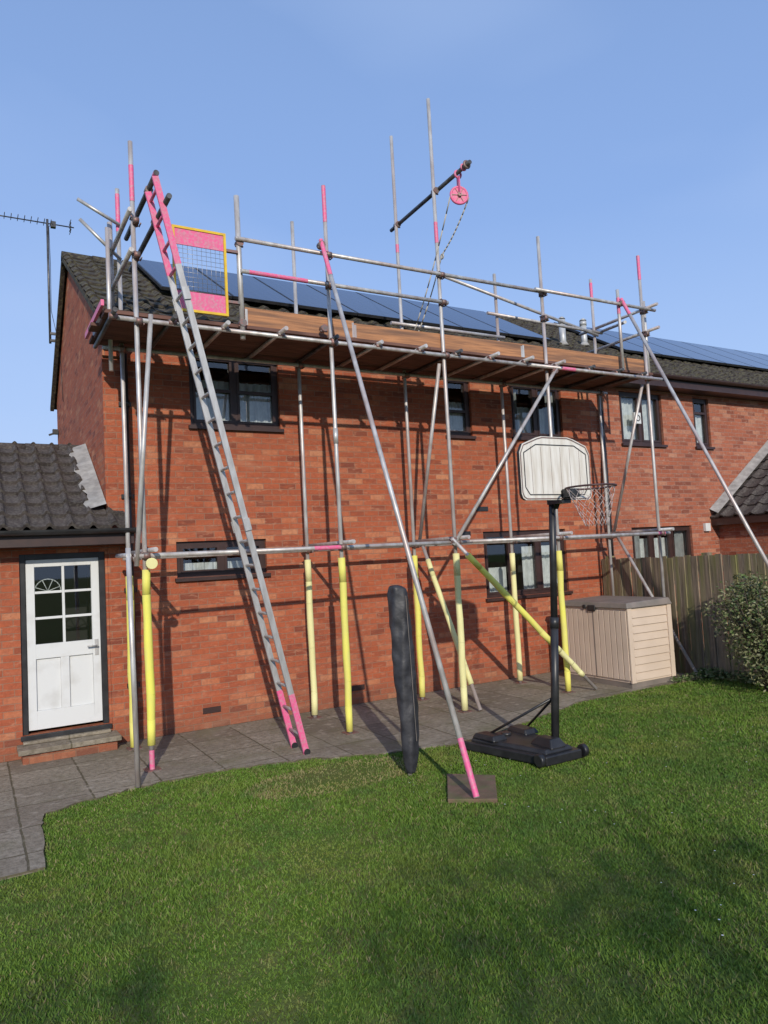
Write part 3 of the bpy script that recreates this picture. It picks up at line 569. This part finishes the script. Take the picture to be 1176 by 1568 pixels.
pb.path(sag((3.95,-1.9,6.38),(3.88,-1.35,5.85),.05),.009,'rope',6); pb.path(sag((3.88,-1.35,5.85),(3.84,-.45,4.75),.10),.009,'rope',6); pb.path(sag((3.72,-1.82,6.38),(3.82,-.45,4.8),.12),.009,'rope',6); pb.torus((3.88,-1.35,5.83),(1,0,0),.03,.01,'rope',12,6)
pb.make('wheel_and_rope',PW)

# basketball hoop stand
B=empty('basketball_hoop'); bb=MB(); bx,by=3.22,-3.62; tx=3.40
bb.cyl((bx,by,.08),(bx+.09,by,1.25),.038,'black',16); bb.cyl((bx+.09,by,1.25),(tx,by,2.62),.033,'black',16); bb.cyl((bx+.085,by,1.2),(bx+.095,by,1.3),.043,'black',16)
for s_ in (-1,1): bb.cyl((bx-.04+.27*s_,by+.68,.12),(bx+.04,by+.02,.55),.013,'black',10)
bb.bar((tx,by-.02,2.5),(3.36,-3.77,2.75),.05,.05,'black'); bb.bar((tx,by-.02,2.35),(3.36,-3.77,2.5),.05,.05,'black'); bb.box((3.34,-3.80,2.38),(3.46,-3.60,2.50),'black')
bb.make('pole',B)
tk=MB()
def tankpt(u,v,z):
    return (bx-.05+u-.08*v,by-.17+v,z)
for z0_,z1_,ins in ((.0,.085,0),(.085,.125,.05)):
    tk.hexa([tankpt(-.22+ins,0+ins,z0_),tankpt(.22-ins,0+ins,z0_),tankpt(.36-ins,.98-ins,z0_),tankpt(-.36+ins,.98-ins,z0_),tankpt(-.22+ins*1.5,ins*1.5,z1_),tankpt(.22-ins*1.5,ins*1.5,z1_),tankpt(.36-ins*1.5,.98-ins*1.5,z1_),tankpt(-.36+ins*1.5,.98-ins*1.5,z1_)],'black')
for s_ in (-1,1): tk.cyl(tankpt(.24*s_,.03,.06),tankpt(.29*s_,.03,.06),.06,'black',16)
for s_ in (-1,1): tk.hexa([tankpt(.2*s_-.09,.6,.12),tankpt(.2*s_+.09,.6,.12),tankpt(.22*s_+.09,.9,.12),tankpt(.22*s_-.09,.9,.12),tankpt(.2*s_-.07,.63,.17),tankpt(.2*s_+.07,.63,.17),tankpt(.22*s_+.07,.87,.17),tankpt(.22*s_-.07,.87,.17)],'black')
tk.cyl(tankpt(0,.75,.12),tankpt(0,.75,.15),.05,'black',14); tk.hexa([tankpt(-.1,.05,.12),tankpt(.1,.05,.12),tankpt(.08,.35,.12),tankpt(-.08,.35,.12),tankpt(-.06,.1,.2),tankpt(.06,.1,.2),tankpt(.05,.28,.2),tankpt(-.05,.28,.2)],'black')
tk.make('water_tank_base',B,bevel=.012)
bd=MB(); X0b,X1b,Z0b,Z1b=2.86,3.74,2.41,3.01; Yb=-3.80
def outline(i):
    x0,x1,z0,z1=X0b+i,X1b-i,Z0b+i,Z1b-i; c1=.13;c2=.08
    return [(x0+.05,z0),(x1-.05,z0),(x1-.015,z0+.02),(x1,z0+.06),(x1,z1-c1*1.2),(x1-.04,z1-c1*.6),(x1-c1*1.6,z1-.015),(x1-c1*2.1,z1),(x0+c1*2.1,z1),(x0+c1*1.6,z1-.015),(x0+.04,z1-c1*.6),(x0,z1-c1*1.2),(x0,z0+.06),(x0+.015,z0+.02)]
o=outline(0); bd.face([(x,Yb,z) for x,z in o],'board'); bd.face([(x,Yb+.035,z) for x,z in o][::-1],'board')
for (p1,p2) in zip(o,o[1:]+o[:1]): bd.face([(p1[0],Yb,p1[1]),(p2[0],Yb,p2[1]),(p2[0],Yb+.035,p2[1]),(p1[0],Yb+.035,p1[1])],'black')
def strip(o_,wd,k,yy):
    for (p1,p2) in zip(o_,o_[1:]+o_[:1]):
        d_=Vector((p2[0]-p1[0],0,p2[1]-p1[1])).normalized(); n_=Vector((-d_.z,0,d_.x))*wd/2; a_=Vector((p1[0],yy,p1[1]));b_=Vector((p2[0],yy,p2[1]))
        bd.face([a_-n_,b_-n_,b_+n_,a_+n_],k)
o1=[(X0b+.10,Z0b+.05),(X1b-.10,Z0b+.05),(X1b-.05,Z0b+.12),(X1b-.05,Z1b-.16),(X1b-.20,Z1b-.08),(X0b+.20,Z1b-.08),(X0b+.05,Z1b-.16),(X0b+.05,Z0b+.12)]
strip(o1,.010,'black',Yb-.003); strip([(x*1,z) for x,z in outline(.012)],.010,'coupler',Yb-.004)
for t in np.linspace(X0b+.14,X1b-.14,6): bd.box((t-.0015,Yb-.0015,Z0b+.06),(t+.0015,Yb+.0,Z1b-.1),'coupler')
bd.make('backboard',B)
rm=MB(); rc=(3.42,Yb-.30,2.50); rm.torus(rc,(0,0,1),.225,.009,'rim',32,8); rm.box((rc[0]-.07,Yb-.09,2.43),(rc[0]+.07,Yb-.005,2.51),'black')
NN=10
for i in range(NN):
    for dr in (-1,1):
        pts=[]
        for j in range(6):
            t=j/5; rr=.22-.12*t; an=2*math.pi*(i+dr*j*.5)/NN; pts.append((rc[0]+rr*math.cos(an)+.05*t,rc[1]+rr*math.sin(an),rc[2]-.36*t))
        rm.path(pts,.0020,'net',5)
rm.make('rim_and_net',B)

# rotary dryer in its cover
RD=empty('covered_rotary_dryer'); nb=24; cxr,cyr=1.90,-3.15
zs=[.0,.02,.06,.11,.18]+list(np.arange(.24,1.60,.05))+[1.62,1.66,1.69,1.70]
def rad(z):
    return float(np.interp(z,[0,.06,.18,.5,.9,1.2,1.45,1.62,1.69,1.70],[.045,.058,.080,.088,.098,.094,.092,.090,.082,.015]))
V=[];Fc=[]
for i,z in enumerate(zs):
    r_=rad(z)
    for j in range(nb):
        t=2*math.pi*j/nb
        wr=.09*math.sin(2*t+z*2.2)+.07*math.sin(5*t-z*7)+.05*math.sin(z*26+2.2*math.sin(t*2))+.04*math.sin(z*47+3*t)
        q=r_*(1+wr); top=max(0,(z-1.45)/.25)
        V.append((cxr+.012*math.sin(z*3.1)+q*math.cos(t)-.03*(z/1.7)+.015,cyr+q*.9*math.sin(t),z-.03*top*(math.cos(t)*.7+.3)*(1 if i<len(zs)-1 else 0)))
for i in range(len(zs)-1):
    for j in range(nb): Fc.append((i*nb+j,i*nb+(j+1)%nb,(i+1)*nb+(j+1)%nb,(i+1)*nb+j))
Fc.append(tuple(range(nb))[::-1]); Fc.append(tuple((len(zs)-1)*nb+j for j in range(nb)))
me=bpy.data.meshes.new('cover'); me.from_pydata(V,[],Fc); me.materials.append(M['bag']); me.polygons.foreach_set('use_smooth',[True]*len(Fc)); oo=bpy.data.objects.new('cover',me); COL.objects.link(oo); oo.parent=RD; md=oo.modifiers.new('s','SUBSURF'); md.levels=1; md.render_levels=1
zz=MB(); zz.cyl((cxr,cyr,-.02),(cxr,cyr,.2),.022,'galv',10); zz.bar((cxr+.03,cyr-.096,.3),(cxr+.0,cyr-.095,1.6),.005,.004,'taupe'); zz.make('pole_and_zip',RD)

# paving slab under raker
pv=MB(); q=[(2.12,-3.42),(1.74,-3.98),(2.05,-4.22),(2.42,-3.72)]
pv.hexa([(x,y,-.02) for x,y in q]+[(x,y,.018) for x,y in q],'solepad'); pv.make('paving_slab',bevel=.006)

# storage box
SB=empty('garden_storage_box'); s=MB(); X0s,X1s,Y0s,Y1s=6.24,7.12,-1.86,-.60
s.box((X0s+.02,Y0s+.02,0),(X1s-.02,Y1s-.02,.07),'taupe'); s.box((X0s+.015,Y0s+.015,.072),(X1s-.015,Y1s-.015,1.08),'beige')
z=.10
while z<1.02: s.hexa([(X0s+.09,Y0s-.004,z),(X1s-.09,Y0s-.004,z),(X1s-.09,Y0s+.014,z),(X0s+.09,Y0s+.014,z),(X0s+.09,Y0s+.008,z+.098),(X1s-.09,Y0s+.008,z+.098),(X1s-.09,Y0s+.014,z+.098),(X0s+.09,Y0s+.014,z+.098)],'beige'); z+=.106
for xx in (X0s,X1s-.08): s.box((xx,Y0s-.008,.072),(xx+.08,Y0s+.0145,1.08),'beige')
n_=12; yw=(Y1s-Y0s-.04)/n_
for i in range(n_):
    y=Y0s+.02+i*yw; s.box((X0s-.006,y+.008,.11),(X0s+.0145,y+yw-.008,1.05),'beige')
s.box((X0s-.010,(Y0s+Y1s)/2-.006,.09),(X0s-.007,(Y0s+Y1s)/2+.006,1.06),'taupe')
s.make('body',SB,bevel=.004)
s=MB(); s.hexa([(X0s-.03,Y0s-.03,1.085),(X1s+.01,Y0s-.03,1.085),(X1s+.01,Y1s+.03,1.085),(X0s-.03,Y1s+.03,1.085),(X0s+.0,Y0s+.0,1.16),(X1s-.02,Y0s+.0,1.18),(X1s-.02,Y1s-.0,1.18),(X0s+.0,Y1s-.0,1.16)],'taupe')
s.box((X0s-.035,-1.30,1.03),(X0s-.012,-1.16,1.12),'black'); s.box((X0s-.035,-1.12,1.06),(X0s-.012,-1.06,1.12),'black'); s.make('lid',SB,bevel=.012)

# fence
FN=empty('garden_fence'); fb=MB(); y=-.03; i=0
while y>-9.5:
    wd=.10+random.uniform(-.006,.006); h=1.74+random.gauss(0,.010); off=.010 if i%2 else 0.0; lx=random.gauss(0,.004)
    fb.hexa([(7.73-off,y-wd,.0),(7.75-off,y-wd,.0),(7.745-off,y,.0),(7.735-off+.006,y,.0),(7.73-off,y-wd+lx,h),(7.75-off,y-wd+lx,h),(7.745-off,y+lx,h),(7.735-off+.006,y+lx,h)],'fence'); y-=wd-.002+random.uniform(.001,.008); i+=1
fb.make('boards',FN); fb=MB()
y=-.15
while y>-9.6: fb.box((7.76,y-.05,0),(7.86,y+.05,1.78),'fence'); y-=1.85
for z in (.3,.95,1.55): fb.box((7.752,-9.5,z-.04),(7.80,-.02,z+.04),'fence')
fb.make('posts_and_rails',FN)

# foliage
def foliage(name,blobs,nleaf,size,mats,stems=None):
    P=empty(name); V=[];F_=[];mi=[]
    tot=sum(b[3]*b[4]*b[5] for b in blobs)
    for (cx,cy,cz,rx,ry,rz) in blobs:
        nl=int(nleaf*rx*ry*rz/tot)
        for _ in range(nl):
            d=Vector((random.gauss(0,1),random.gauss(0,1),random.gauss(0,1))).normalized(); r=random.random()**.45*(1+.22*math.sin(5*d.x+3*d.z)*math.cos(4*d.y))
            c=Vector((cx+d.x*rx*r,cy+d.y*ry*r,cz+d.z*rz*r))
            if c.z<.01: continue
            a=Vector((random.gauss(0,1),random.gauss(0,1),random.gauss(0,.7))).normalized(); b=a.orthogonal().normalized(); b.rotate(Matrix.Rotation(random.random()*6.3,3,a)); s_=size*random.uniform(.6,1.3)
            i0=len(V); V+= [tuple(c-a*s_),tuple(c+b*s_*.5),tuple(c+a*s_),tuple(c-b*s_*.5)]; F_.append((i0,i0+1,i0+2,i0+3)); mi.append(random.choice([0,0,1]))
    me=bpy.data.meshes.new(name+'_leaves'); me.from_pydata(V,[],F_); [me.materials.append(M[k]) for k in mats]; me.polygons.foreach_set('material_index',mi); o=bpy.data.objects.new('leaves',me); COL.objects.link(o); o.parent=P
    if stems:
        st_=MB()
        for a,b,r1,r2 in stems: st_.cyl(a,b,r1,'bark',8,r2=r2)
        st_.make('stems',P)
    return P
st=[((7.3,-3.1,0),(7.3+.35*math.cos(t),-3.1+.4*math.sin(t),1.3),.02,.004) for t in np.linspace(0,6,14)]+[((7.3,-3.1,.4),(7.2+.5*math.cos(t),-3.1+.5*math.sin(t),1.2),.012,.003) for t in np.linspace(.2,6,14)]
foliage('shrub',[(7.22,-3.12,.95,.46,.58,.52),(7.25,-3.3,.5,.44,.55,.42),(7.3,-2.95,1.2,.3,.34,.32)],7500,.026,['leaf','leafd'],st)
bl=[(7.62,-1.95-.28*i+random.uniform(-.1,.1),.05,.12,.16,.09+random.random()*.05) for i in range(18)]+[(7.0+.08*i,-1.95,.03,.07,.06,.07) for i in range(8)]
foliage('border_weeds',bl,5000,.028,['leafd','leaf'])
# thin unseen trees added behind the viewpoint to dapple the near lawn
def tree(name,x,y,h,blobs,nl):
    st=[((x,y,0),(x+.05,y,1.6),.13,.10),((x+.05,y,1.6),(x-.1,y+.1,h*.7),.10,.05)]
    for (a,b,c,rx,ry,rz) in blobs: st.append(((x,y,1.5+random.random()*.8),(a,b,c),.04,.012))
    foliage(name,blobs,nl,.06,['leafd','leaf'],st)
def rb(x0,x1,y,z0,z1,n): return [(random.uniform(x0,x1),y+random.uniform(-.6,.6),random.uniform(z0,z1),random.uniform(.6,1.1),random.uniform(.5,.8),random.uniform(.35,.6)) for _ in range(n)]
tree('garden_tree',-6.0,-15.5,4.6,rb(-8.5,-3.8,-15.5,2.9,4.6,12),3000)
tree('garden_tree',-.6,-16,4.8,rb(-3.2,2.2,-16,3.0,4.8,13),3200)
tree('garden_tree',5.4,-16,4.8,rb(3.0,8,-16,3.4,5.4,12),3200)

# lawn
def lawn():
    ex_=np.array([e[0] for e in E2]);ey_=np.array([e[1] for e in E2]); od=np.argsort(ex_); ex_=ex_[od];ey_=ey_[od]
    def gen(x0,x1,y0,y1,dens):
        N=int((x1-x0)*(y1-y0)*dens); return np.stack([rng.uniform(x0,x1,N),rng.uniform(y0,y1,N)],1)
    P=gen(-6.5,7.7,-9.5,-1.7,11000)
    C=np.array([-1.52,-8.9]); dd=np.linalg.norm(P-C,axis=1)
    az=np.arctan2(P[:,0]-C[0],P[:,1]-C[1])-yaw
    keep=np.where(np.abs(az)<.62,np.clip(1.2-dd*.085,.35,1),.08)
    keep=np.where(dd<1.2,.1,keep)
    P=P[rng.random(len(P))<keep]
    yb=np.interp(P[:,0],ex_,ey_)+.03*np.sin(P[:,0]*17)*np.sin(P[:,0]*5.3); left=P[:,0]<-1.09
    ok=np.where(left,P[:,1]<-3.38,P[:,1]<yb+.025+rng.normal(0,.025,len(P)))
    wp=((P[:,0]-1.35)/.85)**2+((P[:,1]+2.75)/.42)**2; ok&=~((wp<1)&(rng.random(len(P))<.75*(1-wp)))
    ok&=~((np.abs(P[:,0]-2.08)<.2)&(np.abs(P[:,1]+3.83)<.2))
    P=P[ok]; N=len(P); dd=np.linalg.norm(P-C,axis=1)
    h=rng.uniform(.010,.028,N)*(1+.3*np.sin(P[:,0]*3.1)*np.cos(P[:,1]*2.3)); wd=(.0018+.0007*dd)*rng.uniform(.7,1.3,N)
    an=rng.uniform(0,2*np.pi,N); le=rng.uniform(.2,1.2,N)*h; la=rng.uniform(0,2*np.pi,N)
    V=np.zeros((N,3,3)); z0=-.022
    V[:,0,0]=P[:,0]-wd*np.cos(an);V[:,0,1]=P[:,1]-wd*np.sin(an);V[:,0,2]=z0
    V[:,1,0]=P[:,0]+wd*np.cos(an);V[:,1,1]=P[:,1]+wd*np.sin(an);V[:,1,2]=z0
    V[:,2,0]=P[:,0]+le*np.cos(la);V[:,2,1]=P[:,1]+le*np.sin(la);V[:,2,2]=z0+h
    me=bpy.data.meshes.new('lawn_grass'); me.vertices.add(3*N); me.vertices.foreach_set('co',V.ravel()); me.loops.add(3*N); me.loops.foreach_set('vertex_index',np.arange(3*N,dtype=np.int32)); me.polygons.add(N); me.polygons.foreach_set('loop_start',np.arange(0,3*N,3,dtype=np.int32)); me.polygons.foreach_set('loop_total',np.full(N,3,dtype=np.int32)); me.update(); me.validate()
    ca=me.attributes.new('col','FLOAT_COLOR','POINT'); t=rng.random(N)[:,None]; c=np.array([.10,.185,.022])*(1-t)+np.array([.17,.27,.04])*t
    wp=((P[:,0]-1.35)/.85)**2+((P[:,1]+2.75)/.42)**2
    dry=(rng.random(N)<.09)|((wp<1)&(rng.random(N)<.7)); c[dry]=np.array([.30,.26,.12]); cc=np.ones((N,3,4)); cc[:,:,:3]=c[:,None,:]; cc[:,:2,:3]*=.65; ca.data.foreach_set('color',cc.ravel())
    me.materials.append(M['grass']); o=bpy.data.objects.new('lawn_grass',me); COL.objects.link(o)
    dm=MB()
    for _ in range(120):
        x=random.uniform(1.5,7);y=random.uniform(-7,-3.2); a=random.random()*6; r_=random.uniform(.004,.007)
        dm.face([(x+r_*math.cos(a+2*math.pi*k/6),y+r_*math.sin(a+2*math.pi*k/6),.012) for k in range(6)],'petal')
    dm.make('daisies')
lawn()
